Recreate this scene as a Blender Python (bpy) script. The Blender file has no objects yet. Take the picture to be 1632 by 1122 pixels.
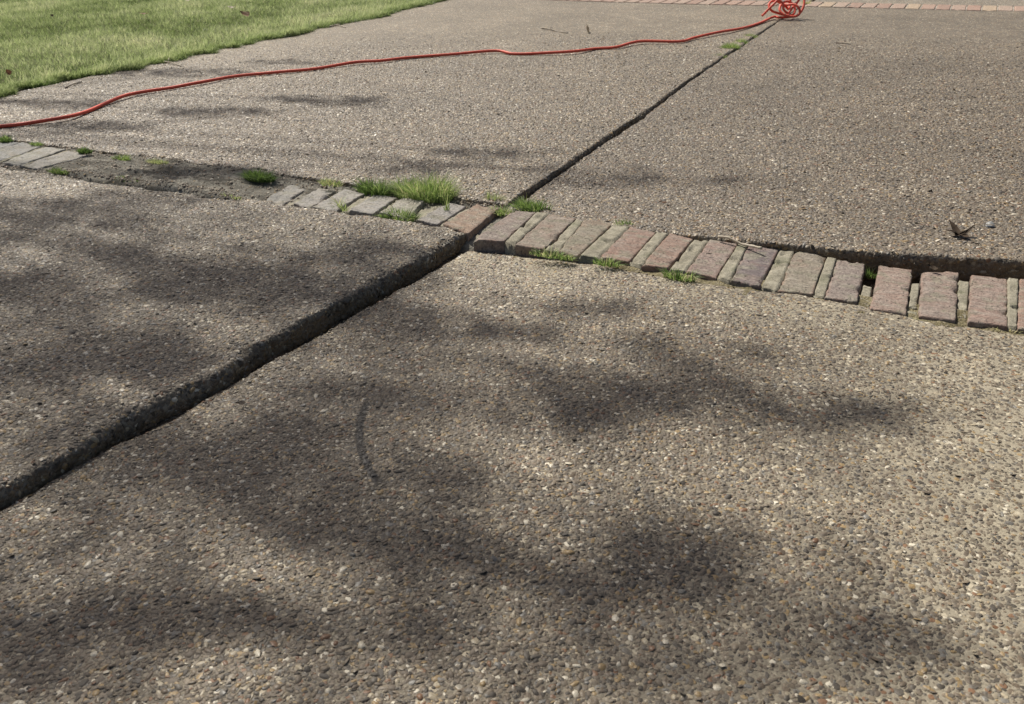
import bpy, math, random
import numpy as np
from mathutils import Matrix, Vector

S = bpy.context.scene
COL = S.collection
rng = np.random.default_rng(7)
random.seed(7)

# ------------------------------------------------------------------ camera
PW, PH = 1632, 1122
def _frame(v1, v2):
    a = np.array([v1[0]-PW/2, v1[1]-PH/2]); b = np.array([v2[0]-PW/2, v2[1]-PH/2])
    f = math.sqrt(-(a @ b))
    y = np.array([a[0], -a[1], -f]); y /= np.linalg.norm(y)
    x = -np.array([b[0], -b[1], -f]); x /= np.linalg.norm(x)
    return f, np.stack([x, y, np.cross(x, y)], 1)
FPX, ROT = _frame((1600, -190), (-2400, -90))     # slab joint runs along +Y, brick course along +X
CAM_H = 0.60
cd = bpy.data.cameras.new("camera"); cam = bpy.data.objects.new("camera", cd); COL.objects.link(cam)
cd.sensor_width = 36; cd.lens = 36*FPX/PW; cd.clip_start = 0.02; cd.clip_end = 500
cam.matrix_world = Matrix.Translation((0, 0, CAM_H)) @ Matrix([list(r) for r in ROT.T]).to_4x4()
cd.dof.use_dof = True; cd.dof.focus_distance = 1.5; cd.dof.aperture_fstop = 18
S.camera = cam
def at(px, py, z=0.0):                             # survey helper: photo point -> place on the ground
    d = ROT.T @ np.array([px-PW/2, -(py-PH/2), -FPX]); t = (z-CAM_H)/d[2]
    return np.array([d[0]*t, d[1]*t, z])
def depth(p): return float(-(ROT @ (np.array(p)-np.array([0, 0, CAM_H])))[2])

# ------------------------------------------------------------------ light
SUN_EL = math.radians(50); SUN_AZ = np.array([-0.86, 0.51]); SUN_AZ /= np.linalg.norm(SUN_AZ)
SUN = np.array([SUN_AZ[0]*math.cos(SUN_EL), SUN_AZ[1]*math.cos(SUN_EL), math.sin(SUN_EL)])
ld = bpy.data.lights.new("sun", 'SUN'); ld.energy = 5.0; ld.angle = math.radians(0.55); ld.color = (1.0, 0.95, 0.865)
lo = bpy.data.objects.new("sun", ld); COL.objects.link(lo)
lo.rotation_euler = Vector(SUN).to_track_quat('Z', 'Y').to_euler(); lo.location = (0, 0, 20)
w = bpy.data.worlds.new("World"); S.world = w; w.use_nodes = True
wn = w.node_tree.nodes; wl = w.node_tree.links
sky = wn.new('ShaderNodeTexSky'); sky.sky_type = 'NISHITA'; sky.sun_disc = False
sky.sun_elevation = SUN_EL; sky.sun_rotation = math.atan2(SUN[0], SUN[1]); sky.dust_density = 5.0; sky.air_density = 1.0; sky.ozone_density = 1.2
bg = [n for n in wn if n.type == 'BACKGROUND'][0]
wl.new(sky.outputs[0], bg.inputs[0]); bg.inputs[1].default_value = 0.072
S.view_settings.view_transform = 'Standard'; S.view_settings.look = 'None'
S.view_settings.exposure = 0.10; S.view_settings.gamma = 1.0

# ------------------------------------------------------------------ helpers
def hash2(ix, iy, s):
    h = (ix*374761393 + iy*668265263 + s*1274126177) & 0xffffffff
    h = ((h ^ (h >> 13))*1274126177) & 0xffffffff
    return ((h ^ (h >> 16)) & 0xffff)/65535.0
def vnoise(x, y, s=0):
    x = np.asarray(x, float); y = np.asarray(y, float)
    x, y = np.broadcast_arrays(x, y)
    ix = np.floor(x).astype(np.int64); iy = np.floor(y).astype(np.int64)
    fx = x-ix; fy = y-iy; fx = fx*fx*(3-2*fx); fy = fy*fy*(3-2*fy)
    a = hash2(ix, iy, s); b = hash2(ix+1, iy, s); c = hash2(ix, iy+1, s); d = hash2(ix+1, iy+1, s)
    return (a*(1-fx)+b*fx)*(1-fy)+(c*(1-fx)+d*fx)*fy-0.5
def fbm(x, y, s=0, o=3):
    return sum(vnoise(x*2**k, y*2**k, s+k*17)*0.5**k for k in range(o))

def mesh_from(name, verts, faces, mats, parent=None, smooth=True, attr=None, matidx=None, origin=None):
    """faces: list of (n,k) int arrays"""
    verts = np.asarray(verts, np.float32)
    if origin is not None: verts = verts - np.asarray(origin, np.float32)
    me = bpy.data.meshes.new(name)
    me.vertices.add(len(verts)); me.vertices.foreach_set('co', verts.ravel())
    faces = [np.asarray(f, np.int32) for f in faces if len(f)]
    loops = np.concatenate([f.ravel() for f in faces])
    sizes = np.concatenate([np.full(len(f), f.shape[1], np.int32) for f in faces])
    starts = np.concatenate([[0], np.cumsum(sizes)[:-1]]).astype(np.int32)
    me.loops.add(len(loops)); me.loops.foreach_set('vertex_index', loops)
    me.polygons.add(len(sizes)); me.polygons.foreach_set('loop_start', starts)
    if matidx is not None: me.polygons.foreach_set('material_index', np.asarray(matidx, np.int32))
    me.polygons.foreach_set('use_smooth', np.full(len(sizes), smooth))
    me.update(calc_edges=True); me.validate()
    if attr is not None:
        for k, v in attr.items():
            a = me.attributes.new(k, 'FLOAT', 'POINT'); a.data.foreach_set('value', np.asarray(v, np.float32))
    for m in (mats if isinstance(mats, (list, tuple)) else [mats]): me.materials.append(m)
    o = bpy.data.objects.new(name, me); COL.objects.link(o)
    if origin is not None: o.location = tuple(float(c) for c in origin)
    if parent is not None: o.parent = parent
    return o
def tag(o, label=None, cat=None, group=None, kind=None):
    if label: o['label'] = label
    if cat: o['category'] = cat
    if group: o['group'] = group
    if kind: o['kind'] = kind
    return o
def grid_faces(nu, nv):
    i = np.arange(nu-1)[:, None]*nv + np.arange(nv-1)[None, :]
    i = i.ravel()
    return np.stack([i, i+nv, i+nv+1, i+1], 1)
def tube(path, rad, n=10, cap=True):
    P = np.asarray(path, float); m = len(P); rad = np.broadcast_to(np.asarray(rad, float), (m,))
    T = np.gradient(P, axis=0); T /= np.linalg.norm(T, axis=1)[:, None]+1e-12
    ref = np.array([0, 0, 1.]) if abs(T[0][2]) < 0.9 else np.array([1., 0, 0])
    V = []
    N = np.cross(T[0], ref); N /= np.linalg.norm(N)
    for k in range(m):
        N = N - T[k]*(N@T[k]); N /= np.linalg.norm(N)+1e-12
        B = np.cross(T[k], N); a = np.arange(n)/n*2*np.pi
        V.append(P[k]+rad[k]*(np.cos(a)[:, None]*N+np.sin(a)[:, None]*B))
    V = np.concatenate(V)
    k = np.arange(m-1)[:, None]*n; j = np.arange(n)[None, :]; j2 = (j+1) % n
    F = np.stack([k+j, k+n+j, k+n+j2, k+j2], 2).reshape(-1, 4)
    T3 = np.zeros((0, 3), int)
    if cap:
        V = np.concatenate([V, P[:1], P[-1:]]); c0 = m*n; c1 = c0+1; jj = np.arange(n)
        T3 = np.concatenate([np.stack([np.full(n, c0), jj, (jj+1) % n], 1),
                             np.stack([np.full(n, c1), (m-1)*n+(jj+1) % n, (m-1)*n+jj], 1)])
    return V, F, T3
def catmull(P, sub=8):
    P = np.asarray(P, float); Q = np.concatenate([[2*P[0]-P[1]], P, [2*P[-1]-P[-2]]]); out = []
    t = np.linspace(0, 1, sub, endpoint=False)[:, None]
    for i in range(1, len(Q)-2):
        a, b, c, d = Q[i-1], Q[i], Q[i+1], Q[i+2]
        out.append(0.5*(2*b+(c-a)*t+(2*a-5*b+4*c-d)*t**2+(3*b-3*c+d-a)*t**3))
    return np.concatenate(out+[P[-1:]])
class Bag:                                          # collects pieces of ONE mesh
    def __init__(s): s.v = []; s.f = {}; s.n = 0; s.t = []
    def add(s, V, *Fs, tone=0.5):
        s.v.append(np.asarray(V, float)); s.t.append(np.broadcast_to(np.asarray(tone, float), (len(V),)))
        for F in Fs:
            if len(F): s.f.setdefault(np.asarray(F).shape[1], []).append(np.asarray(F)+s.n)
        s.n += len(V)
    def build(s, name, mat, **k):
        return mesh_from(name, np.concatenate(s.v), [np.concatenate(x) for x in s.f.values()], mat, attr={'tone': np.concatenate(s.t)}, **k)

# ------------------------------------------------------------------ materials
class NT:
    def __init__(s, name):
        s.m = bpy.data.materials.new(name); s.m.use_nodes = True; s.t = s.m.node_tree
        s.b = s.t.nodes['Principled BSDF']; s.out = s.t.nodes['Material Output']
    def n(s, ty, ins=None, **props):
        nd = s.t.nodes.new('ShaderNode'+ty)
        for k, v in props.items(): setattr(nd, k, v)
        for k, v in (ins or {}).items(): s.set(nd.inputs[k], v)
        return nd
    def set(s, sock, v):
        if isinstance(v, bpy.types.NodeSocket): s.t.links.new(v, sock)
        else: sock.default_value = v
    def math(s, op, a, b=0.0, c=0.0, clamp=False):
        nd = s.n('Math', {0: a, 1: b, 2: c}, operation=op); nd.use_clamp = clamp; return nd.outputs[0]
    def ss(s, v, lo, hi, o0=0.0, o1=1.0):
        nd = s.n('MapRange', {'Value': v, 'From Min': lo, 'From Max': hi, 'To Min': o0, 'To Max': o1}, interpolation_type='SMOOTHSTEP'); return nd.outputs[0]
    def noise(s, vec, scale, detail=4, rough=0.55):
        return s.n('TexNoise', {'Vector': vec, 'Scale': scale, 'Detail': detail, 'Roughness': rough}).outputs[0]
    def mix(s, fac, a, b, mode='MIX'):
        nd = s.n('Mix', data_type='RGBA', blend_type=mode)
        s.set(nd.inputs[0], fac); s.set(nd.inputs[6], a); s.set(nd.inputs[7], b); return nd.outputs[2]
    def ramp(s, fac, stops, interp='LINEAR'):
        nd = s.n('ValToRGB'); cr = nd.color_ramp; cr.interpolation = interp
        while len(cr.elements) < len(stops): cr.elements.new(0.5)
        for e, (p, c) in zip(cr.elements, stops): e.position = p; e.color = (*c, 1)
        s.set(nd.inputs[0], fac); return nd.outputs[0]
    def obj(s): return s.n('TexCoord').outputs['Object']
    def bump(s, h, dist, strength=1.0, nrm=None):
        ins = {'Height': h, 'Distance': dist, 'Strength': strength}
        nd = s.n('Bump', ins)
        if nrm is not None: s.set(nd.inputs['Normal'], nrm)
        return nd.outputs[0]
    def done(s, col=None, rough=None, nrm=None, spec=None):
        if col is not None: s.set(s.b.inputs['Base Color'], col)
        if rough is not None: s.set(s.b.inputs['Roughness'], rough)
        if nrm is not None: s.set(s.b.inputs['Normal'], nrm)
        if spec is not None: s.set(s.b.inputs['Specular IOR Level'], spec)
        return s.m
def c3(r, g, b): return (r, g, b, 1.0)

PEB = [(0.00, (.082, .070, .056)), (.10, (.160, .130, .098)), (.24, (.195, .162, .122)), (.38, (.142, .125, .102)),
       (.50, (.232, .190, .138)), (.62, (.178, .140, .100)), (.71, (.275, .235, .175)), (.79, (.345, .250, .130)),
       (.845, (.225, .130, .075)), (.88, (.205, .195, .175)), (.928, (.440, .380, .275)), (.968, (.640, .590, .480))]

def wear_field(t, P):                               # where the cement skin is less washed out (right side of the near slab)
    sx = t.n('SeparateXYZ', {0: P}).outputs
    a = t.ss(sx[0], -0.32, 0.26)
    b = t.ss(sx[1], 1.75, 1.25)
    n = t.noise(P, 3.1, 3)
    k = t.math('MULTIPLY', a, b)
    e = t.math('MULTIPLY', t.math('MULTIPLY', t.ss(sx[1], 1.22, 1.40), t.ss(sx[1], 1.50, 1.47)), t.ss(sx[0], -.86, -.80))
    k = t.math('MAXIMUM', k, t.math('MULTIPLY', e, .85))
    return t.math('MULTIPLY', k, t.ss(n, 0.22, 0.55)), sx

def m_aggregate(name='washed_aggregate', dirt=1.0):
    t = NT(name); P = t.obj()
    wear, sx = wear_field(t, P)
    wob = t.n('TexNoise', {'Vector': P, 'Scale': 90.0, 'Detail': 1.0}).outputs[1]
    Pw = t.n('VectorMath', {0: P, 1: t.n('VectorMath', {0: wob, 'Scale': 0.006}, operation='SCALE').outputs[0]}, operation='ADD').outputs[0]
    v = t.n('TexVoronoi', {'Vector': Pw, 'Scale': 165.0, 'Randomness': 1.0}, feature='F1')
    dist = v.outputs['Distance']; rnd = t.n('SeparateColor', {0: v.outputs['Color']}).outputs
    pc = t.ramp(rnd[0], PEB, 'CONSTANT')
    size = t.math('MULTIPLY_ADD', rnd[1], 0.25, 0.42)
    size = t.math('SUBTRACT', size, t.math('MULTIPLY', wear, 0.16))
    mask = t.ss(t.math('SUBTRACT', dist, size), 0.05, -0.05)
    v2 = t.n('TexVoronoi', {'Vector': P, 'Scale': 430.0, 'Randomness': 1.0}, feature='F1')
    sand = t.n('SeparateColor', {0: v2.outputs['Color']}).outputs[0]
    mat = t.mix(t.ss(t.noise(P, 14, 4), .3, .7), c3(.165, .142, .104), c3(.250, .220, .166))
    mat = t.mix(t.math('MULTIPLY', wear, .9), mat, c3(.47, .42, .315))
    mat = t.mix(t.math('MULTIPLY_ADD', wear, -.30, .55), mat, t.ramp(sand, [(0, (.10, .085, .07)), (.45, (.22, .195, .16)), (1, (.40, .36, .29))]), 'MIX')
    col = t.mix(mask, mat, pc)
    tone = t.ss(t.noise(P, 2.3, 5, .6), .25, .75, .82, 1.12)
    tone2 = t.ss(t.noise(P, 11, 3, .6), .25, .75, .90, 1.08)
    col = t.mix(1.0, col, t.n('CombineColor', {0: t.math('MULTIPLY', tone, tone2), 1: t.math('MULTIPLY', tone, tone2), 2: t.math('MULTIPLY', tone, tone2)}).outputs[0], 'MULTIPLY')
    sp = t.n('TexVoronoi', {'Vector': P, 'Scale': 95.0, 'Randomness': 1.0}, feature='F1')
    spr = t.n('SeparateColor', {0: sp.outputs['Color']}).outputs
    spm = t.ss(sp.outputs['Distance'], .42, .30)
    col = t.mix(t.math('MULTIPLY', t.math('MULTIPLY', spm, t.ss(spr[0], .86, .90)), .75), col, c3(.56, .50, .38))
    col = t.mix(t.math('MULTIPLY', t.math('MULTIPLY', spm, t.ss(spr[0], .16, .12)), .60), col, c3(.07, .058, .042))
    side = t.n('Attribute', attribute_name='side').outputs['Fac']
    col = t.mix(t.math('MULTIPLY', side, .70), col, c3(.230, .160, .088))           # earth clinging to the broken edges, tinted orange to imitate warm bounce light
    col = t.mix(1.0, col, t.n('ObjectInfo').outputs['Color'], 'MULTIPLY')
    # dark arc with ragged edges on the near slab
    dx = t.math('SUBTRACT', sx[0], float(DARK_ARC[0])); dy = t.math('SUBTRACT', sx[1], float(DARK_ARC[1]))
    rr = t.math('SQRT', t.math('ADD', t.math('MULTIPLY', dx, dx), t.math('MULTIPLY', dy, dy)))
    off = t.math('ABSOLUTE', t.math('SUBTRACT', rr, float(DARK_ARC[2])))
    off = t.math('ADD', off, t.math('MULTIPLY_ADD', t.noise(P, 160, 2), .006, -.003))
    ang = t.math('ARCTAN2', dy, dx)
    am = t.math('ABSOLUTE', t.math('SUBTRACT', ang, float(DARK_ARC[3])))
    st = t.math('MULTIPLY', t.ss(off, .0066, .0036), t.ss(am, float(DARK_ARC[4]), float(DARK_ARC[4])*.75))
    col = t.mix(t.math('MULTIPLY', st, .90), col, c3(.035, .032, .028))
    dome = t.math('MULTIPLY', mask, t.math('SUBTRACT', 1.0, t.math('MULTIPLY', dist, dist)))
    h = t.math('ADD', dome, t.math('MULTIPLY', rnd[2], 0.35))
    h = t.math('ADD', h, t.math('MULTIPLY', v2.outputs['Distance'], -0.25))
    nb = t.bump(h, 0.0024, 0.6)
    ro = t.mix(mask, c3(.85, .85, .85), c3(.55, .55, .55))
    return t.done(col, ro, nb, .35)

def m_pebble():
    t = NT('river_pebble'); P = t.obj()
    a = t.n('Attribute', attribute_name='tone').outputs['Fac']
    pc = t.ramp(a, PEB, 'CONSTANT')
    n = t.noise(P, 700, 3)
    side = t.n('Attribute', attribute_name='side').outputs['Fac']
    pc = t.mix(t.math('MULTIPLY', side, .50), pc, c3(.240, .170, .095))  # edge pebbles get the earth tint and its painted warm bounce too
    col = t.mix(t.ss(n, .35, .75), pc, t.mix(1.0, pc, c3(.70, .68, .66), 'MULTIPLY'))
    dn = t.noise(P, 2.3, 5, .6)
    d = t.ss(dn, .25, .75, .85, 1.1)
    col = t.mix(1.0, col, t.n('CombineColor', {0: d, 1: d, 2: d}).outputs[0], 'MULTIPLY')
    col = t.mix(1.0, col, t.n('ObjectInfo').outputs['Color'], 'MULTIPLY')
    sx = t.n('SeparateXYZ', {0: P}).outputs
    dx = t.math('SUBTRACT', sx[0], float(DARK_ARC[0])); dy = t.math('SUBTRACT', sx[1], float(DARK_ARC[1]))
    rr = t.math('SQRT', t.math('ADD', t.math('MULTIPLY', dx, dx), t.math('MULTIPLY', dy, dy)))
    off = t.math('ABSOLUTE', t.math('SUBTRACT', rr, float(DARK_ARC[2])))
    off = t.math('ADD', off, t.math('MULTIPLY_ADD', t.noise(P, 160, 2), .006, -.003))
    am = t.math('ABSOLUTE', t.math('SUBTRACT', t.math('ARCTAN2', dy, dx), float(DARK_ARC[3])))
    st = t.math('MULTIPLY', t.ss(off, .0066, .0036), t.ss(am, float(DARK_ARC[4]), float(DARK_ARC[4])*.75))
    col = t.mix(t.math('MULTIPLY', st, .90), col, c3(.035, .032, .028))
    ro = t.ss(a, 0, 1, .62, .42)
    return t.done(col, ro, t.bump(n, .0006, .5), .4)

def m_brick(name, far=False, red=.30):
    t = NT(name); P = t.obj(); oi = t.n('ObjectInfo'); rnd = oi.outputs['Random']; base = oi.outputs['Color']
    Pr = t.n('VectorMath', {0: P, 1: t.n('CombineXYZ', {0: t.math('MULTIPLY', rnd, 37.0), 1: t.math('MULTIPLY', rnd, 91.0)}).outputs[0]}, operation='ADD').outputs[0]
    st = t.n('Mapping', {'Vector': Pr, 'Scale': (22, 75, 40)}).outputs[0]
    streak = t.noise(st, 1.0, 5, .65)
    big = t.noise(Pr, 13, 4, .6); n1 = t.noise(Pr, 27, 5, .65); n2 = t.noise(Pr, 200, 4, .65); n3 = t.noise(Pr, 75, 4, .65)
    col = base
    if not far:
        rd = t.math('MULTIPLY_ADD', rnd, .10, .47)
        col = t.mix(t.math('MULTIPLY', t.ss(t.math('SUBTRACT', big, rd), 0, .10), red), col, c3(.255, .155, .118))     # dusty red body showing
        col = t.mix(t.ss(n1, .50, .62, 0, .70), col, c3(.205, .192, .140))                                               # lichen film
    col = t.mix(t.ss(streak, .42, .66, 0, .50), col, c3(.335, .295, .250))
    tone = t.math('MULTIPLY', t.ss(n2, .25, .75, .70, 1.22), t.ss(n3, .3, .7, .84, 1.10))
    col = t.mix(1.0, col, t.n('CombineColor', {0: tone, 1: tone, 2: tone}).outputs[0], 'MULTIPLY')
    if not far:
        e = t.n('Attribute', attribute_name='tone').outputs['Fac']
        col = t.mix(t.math('MULTIPLY', t.ss(e, .3, 1.0), t.math('MULTIPLY', t.ss(n1, .58, .44), t.ss(big, .60, .40, .15, 1.6*red))), col, c3(.275, .165, .120))
    pit = t.ss(t.noise(Pr, 260, 3), .62, .70, 0, .8)
    col = t.mix(pit, col, c3(.06, .05, .042))
    h = t.math('ADD', t.math('MULTIPLY', n2, .9), t.math('SUBTRACT', t.math('ADD', streak, n3), pit))
    return t.done(col, .9, t.bump(h, .0026, .9), .25)

def m_mortar(name, a, b, moss=True):
    t = NT(name); P = t.obj(); n = t.noise(P, 38, 6, .72); f = t.noise(P, 380, 4, .7)
    col = t.mix(t.ss(n, .3, .7), c3(*a), c3(*b))
    if moss: col = t.mix(t.ss(t.noise(P, 13, 4), .52, .70, 0, .55), col, c3(.155, .165, .095))
    tn = t.ss(f, .25, .75, .66, 1.25)
    col = t.mix(1.0, col, t.n('CombineColor', {0: tn, 1: tn, 2: tn}).outputs[0], 'MULTIPLY')
    return t.done(col, .95, t.bump(t.math('ADD', n, f), .004, .7), .15)

def m_soil(name, a, b):
    t = NT(name); P = t.obj(); n = t.noise(P, 22, 6, .65); v = t.n('TexVoronoi', {'Vector': P, 'Scale': 260.0})
    col = t.mix(t.ss(n, .3, .7), c3(*a), c3(*b))
    g = t.n('SeparateColor', {0: v.outputs['Color']}).outputs[0]
    col = t.mix(t.ss(g, .80, .95, 0, .6), col, c3(.24, .21, .165))
    return t.done(col, .97, t.bump(t.math('ADD', n, t.math('MULTIPLY', v.outputs['Distance'], -.6)), .006, .8), .1)

def m_grass(name, stops, trans=0.45):
    t = NT(name); a = t.n('Attribute', attribute_name='tone').outputs['Fac']
    col = t.ramp(a, stops)
    tr = t.n('BsdfTranslucent', {'Color': t.mix(1.0, col, c3(1.05, 1.12, .85), 'MULTIPLY')})
    t.set(t.b.inputs['Base Color'], col); t.b.inputs['Roughness'].default_value = .5; t.b.inputs['Specular IOR Level'].default_value = .3
    mx = t.n('MixShader', {0: trans, 1: t.b.outputs[0], 2: tr.outputs[0]})
    t.t.links.new(mx.outputs[0], t.out.inputs[0]); return t.m

def m_plain(name, a, b, scale=60, rough=.8, spec=.3, bd=.001, tr=0.0):
    t = NT(name); P = t.obj(); n = t.noise(P, scale, 4, .6)
    col = t.mix(t.ss(n, .3, .7), c3(*a), c3(*b))
    t.done(col, rough, t.bump(n, bd, .6), spec)
    if tr:
        x = t.n('BsdfTranslucent', {'Color': col}); mx = t.n('MixShader', {0: tr, 1: t.b.outputs[0], 2: x.outputs[0]})
        t.t.links.new(mx.outputs[0], t.out.inputs[0])
    return t.m

# dark arc: circle through three survey points
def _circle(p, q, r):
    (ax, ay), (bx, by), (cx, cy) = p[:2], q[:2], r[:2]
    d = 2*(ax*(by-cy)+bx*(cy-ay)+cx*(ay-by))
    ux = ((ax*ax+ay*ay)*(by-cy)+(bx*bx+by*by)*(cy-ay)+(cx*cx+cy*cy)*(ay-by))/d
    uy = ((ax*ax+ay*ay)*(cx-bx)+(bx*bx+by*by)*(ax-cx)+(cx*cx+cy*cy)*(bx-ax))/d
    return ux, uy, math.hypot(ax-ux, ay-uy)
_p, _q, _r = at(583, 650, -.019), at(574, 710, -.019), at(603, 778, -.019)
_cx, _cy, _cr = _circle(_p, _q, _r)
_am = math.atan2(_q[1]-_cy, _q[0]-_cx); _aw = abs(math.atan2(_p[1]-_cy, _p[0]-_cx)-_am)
DARK_ARC = (_cx, _cy, _cr, _am, min(_aw, 3.0)*1.30)

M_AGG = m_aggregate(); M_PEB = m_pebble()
M_BRICK = m_brick('weathered_brick'); M_PALEB = m_brick('limewashed_brick', red=0.0); M_BRICK_FAR = m_brick('pink_brick', True)
M_MORT = m_mortar('lichen_mortar', (.225, .205, .155), (.385, .355, .275)); M_MORT_FAR = m_mortar('pale_mortar', (.42, .39, .33), (.55, .51, .44), False)
M_SOIL = m_soil('dark_soil', (.040, .032, .022), (.085, .068, .048))
def m_silt():
    t = NT('grey_silt'); P = t.obj(); st = t.n('Mapping', {'Vector': P, 'Scale': (.55, 1.3, 1)}).outputs[0]
    n = t.noise(st, 15, 6, .68); n2 = t.noise(P, 70, 5, .7); v = t.n('TexVoronoi', {'Vector': P, 'Scale': 150.0})
    col = t.ramp(n, [(.30, (.050, .044, .034)), (.41, (.095, .088, .072)), (.50, (.180, .168, .140)), (.62, (.245, .232, .195)), (.74, (.27, .255, .22))])
    tn = t.ss(n2, .3, .7, .62, 1.22); col = t.mix(1.0, col, t.n('CombineColor', {0: tn, 1: tn, 2: tn}).outputs[0], 'MULTIPLY')
    g = t.n('SeparateColor', {0: v.outputs['Color']}).outputs
    ck = t.math('MULTIPLY', t.ss(g[0], .74, .80), t.ss(v.outputs['Distance'], .42, .32))
    col = t.mix(t.math('MULTIPLY', ck, .85), col, t.ramp(g[1], PEB, 'CONSTANT'))
    h = t.math('ADD', t.math('MULTIPLY', n2, 1.2), t.math('MULTIPLY', ck, .6))
    return t.done(col, .95, t.bump(t.math('ADD', h, n), .007, .9), .12)
M_SILT = m_silt()
GREEN = [(0, (.035, .06, .016)), (.3, (.13, .205, .06)), (.62, (.28, .37, .13)), (.85, (.47, .49, .26)), (1, (.58, .52, .34))]
LAWNC = [(0, (.060, .092, .030)), (.25, (.205, .26, .105)), (.55, (.385, .435, .24)), (.82, (.545, .57, .37)), (1, (.66, .63, .46))]
M_GRASS = m_grass('weed_grass', GREEN); M_LAWN = m_grass('lawn_blades', LAWNC)
M_TURF = m_soil('turf_base', (.06, .075, .025), (.12, .13, .05))

# ------------------------------------------------------------------ slabs
def interp_fn(pts):
    a = np.array(sorted(pts)); return lambda q: np.interp(q, a[:, 0], a[:, 1])
class Slab:
    def __init__(s, xl, xr, yb, yt, z, seed, rr=(.008, .008, .008, .008), rough=.0025, drop=.095):
        s.xl, s.xr, s.yb, s.yt, s.z, s.seed, s.rr, s.rough, s.drop = xl, xr, yb, yt, z, seed, rr, rough, drop
        s.X0, s.X1, s.Y0, s.Y1 = float(xl(yb(0))), float(xr(0)), float(yb(0)), float(yt(0))
        s.W, s.H = s.X1-s.X0, s.Y1-s.Y0
    def pos(s, u, v):
        uc = np.clip(u, 0, s.W); vc = np.clip(v, 0, s.H)
        a = uc/s.W; b = vc/s.H
        y0 = s.Y0+b*s.H; x0 = s.X0+a*s.W
        nz = lambda q, k: s.rough*2.2*fbm(q*28, 0*q+k*3.7, s.seed+k, 3)+s.rough*3*fbm(q*4.5, 0*q+k*1.7, s.seed+k+50, 2)
        x = (s.xl(y0)+nz(y0, 0))*(1-a)+(s.xr(y0)+nz(y0, 1))*a
        y = (s.yb(x0)+nz(x0, 2))*(1-b)+(s.yt(x0)+nz(x0, 3))*b
        z = s.z(x, y)+.003*fbm(x*3, y*3, s.seed+9, 3)
        d = [uc, s.W-uc, vc, s.H-vc]; q = [y0, y0, x0, x0]
        for k in range(4):
            R = s.rr[k]*(1+1.0*fbm(q[k]*9, 0*q[k]+k, s.seed+20+k, 3)+.8*np.maximum(0, vnoise(q[k]*17, 0*q[k], s.seed+31+k)-.12)*4)
            R = np.maximum(R, .002)
            e = np.clip((R-d[k])/R, 0, 1)
            z = z - R*(1-np.sqrt(np.maximum(1-e*e, 0)))*(.9+1.0*vnoise(x*130, y*130, s.seed+3))
        over = np.maximum.reduce([np.zeros_like(u), -u, u-s.W, -v, v-s.H])
        z = z-over
        side = np.where(over > 0, 1, 0)*(.006*fbm(x*60+over*45, y*60+over*70, s.seed+70, 3)-.05*np.minimum(over, .1)*0)
        x = x+np.where(u < 0, -side, np.where(u > s.W, side, 0)); y = y+np.where(v < 0, -side, np.where(v > s.H, side, 0))
        s.over = over
        return np.stack([x, y, z], -1)
    def lines(s, L, step):
        sk = [-s.drop, -.06, -.042, -.03, -.022, -.016, -.011, -.007, -.003, 0, .002, .004, .007, .010, .014, .019, .025, .032]
        n = max(2, int((L-.08)/step)); mid = np.linspace(.04, L-.04, n)
        return np.concatenate([sk, mid, L-np.array(sk[::-1])])
    def build(s, name, step, peb=None):
        U = s.lines(s.W, step); V = s.lines(s.H, step)
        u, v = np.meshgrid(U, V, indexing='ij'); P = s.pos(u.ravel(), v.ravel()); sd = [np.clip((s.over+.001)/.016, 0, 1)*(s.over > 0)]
        F = grid_faces(len(U), len(V)); verts = [P]; faces = [F]; mi = [np.zeros(len(F), int)]; tone = [np.zeros(len(P))]
        if peb is not None:
            pv, pf3, pf4, pt, ps = s.pebbles(peb); sd.append(ps)
            n0 = len(P); verts.append(pv); tone.append(pt); faces += [pf3+n0, pf4+n0]
            mi += [np.ones(len(pf3), int), np.ones(len(pf4), int)]
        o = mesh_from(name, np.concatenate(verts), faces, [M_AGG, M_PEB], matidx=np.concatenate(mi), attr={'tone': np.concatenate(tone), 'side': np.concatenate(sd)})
        return tag(o, kind='structure')
    def pebbles(s, spacing):
        lo = -.045
        nu = int((s.W-2*lo)/spacing); nv = int((s.H-2*lo)/(spacing*.87))
        iu, iv = np.meshgrid(np.arange(nu), np.arange(nv), indexing='ij')
        u = lo+(iu+.5*(iv % 2)+rng.uniform(-.48, .48, iu.shape))*spacing; v = lo+(iv+rng.uniform(-.48, .48, iu.shape))*spacing*.87
        u = u.ravel(); v = v.ravel()
        k = ~(((u < 0) | (u > s.W)) & ((v < 0) | (v > s.H))); u, v = u[k], v[k]
        p = s.pos(u, v); ov = s.over
        c = (p-np.array([0, 0, CAM_H])) @ ROT.T; zd = -c[:, 2]
        px = PW/2+c[:, 0]/zd*FPX; py = PH/2-c[:, 1]/zd*FPX; R = np.linalg.norm(c, axis=1)
        vis = (zd > .1) & (px > -260) & (px < PW+700) & (py > -200) & (py < PH+330)
        keep = vis & (rng.random(len(u)) < np.clip((4.6-R)/1.6, 0, 1))
        wx = np.clip((p[:, 0]+.32)/.58, 0, 1); wx = wx*wx*(3-2*wx)*np.clip((1.75-p[:, 1])/.5, 0, 1)
        wx = np.maximum(wx, .9*np.clip((p[:, 1]-1.22)/.18, 0, 1)*(p[:, 1] < 1.475)*(p[:, 0] > -.825))*np.clip(.75+1.5*fbm(p[:, 0]*4, p[:, 1]*4, 5), 0, 1)
        keep &= rng.random(len(u)) > wx*.55
        u, v, p, wx, ov = u[keep], v[keep], p[keep], wx[keep], ov[keep]; n = len(u)
        e = .0015; Tu = s.pos(u+e, v)-s.pos(u-e, v); Tv = s.pos(u, v+e)-s.pos(u, v-e)
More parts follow.
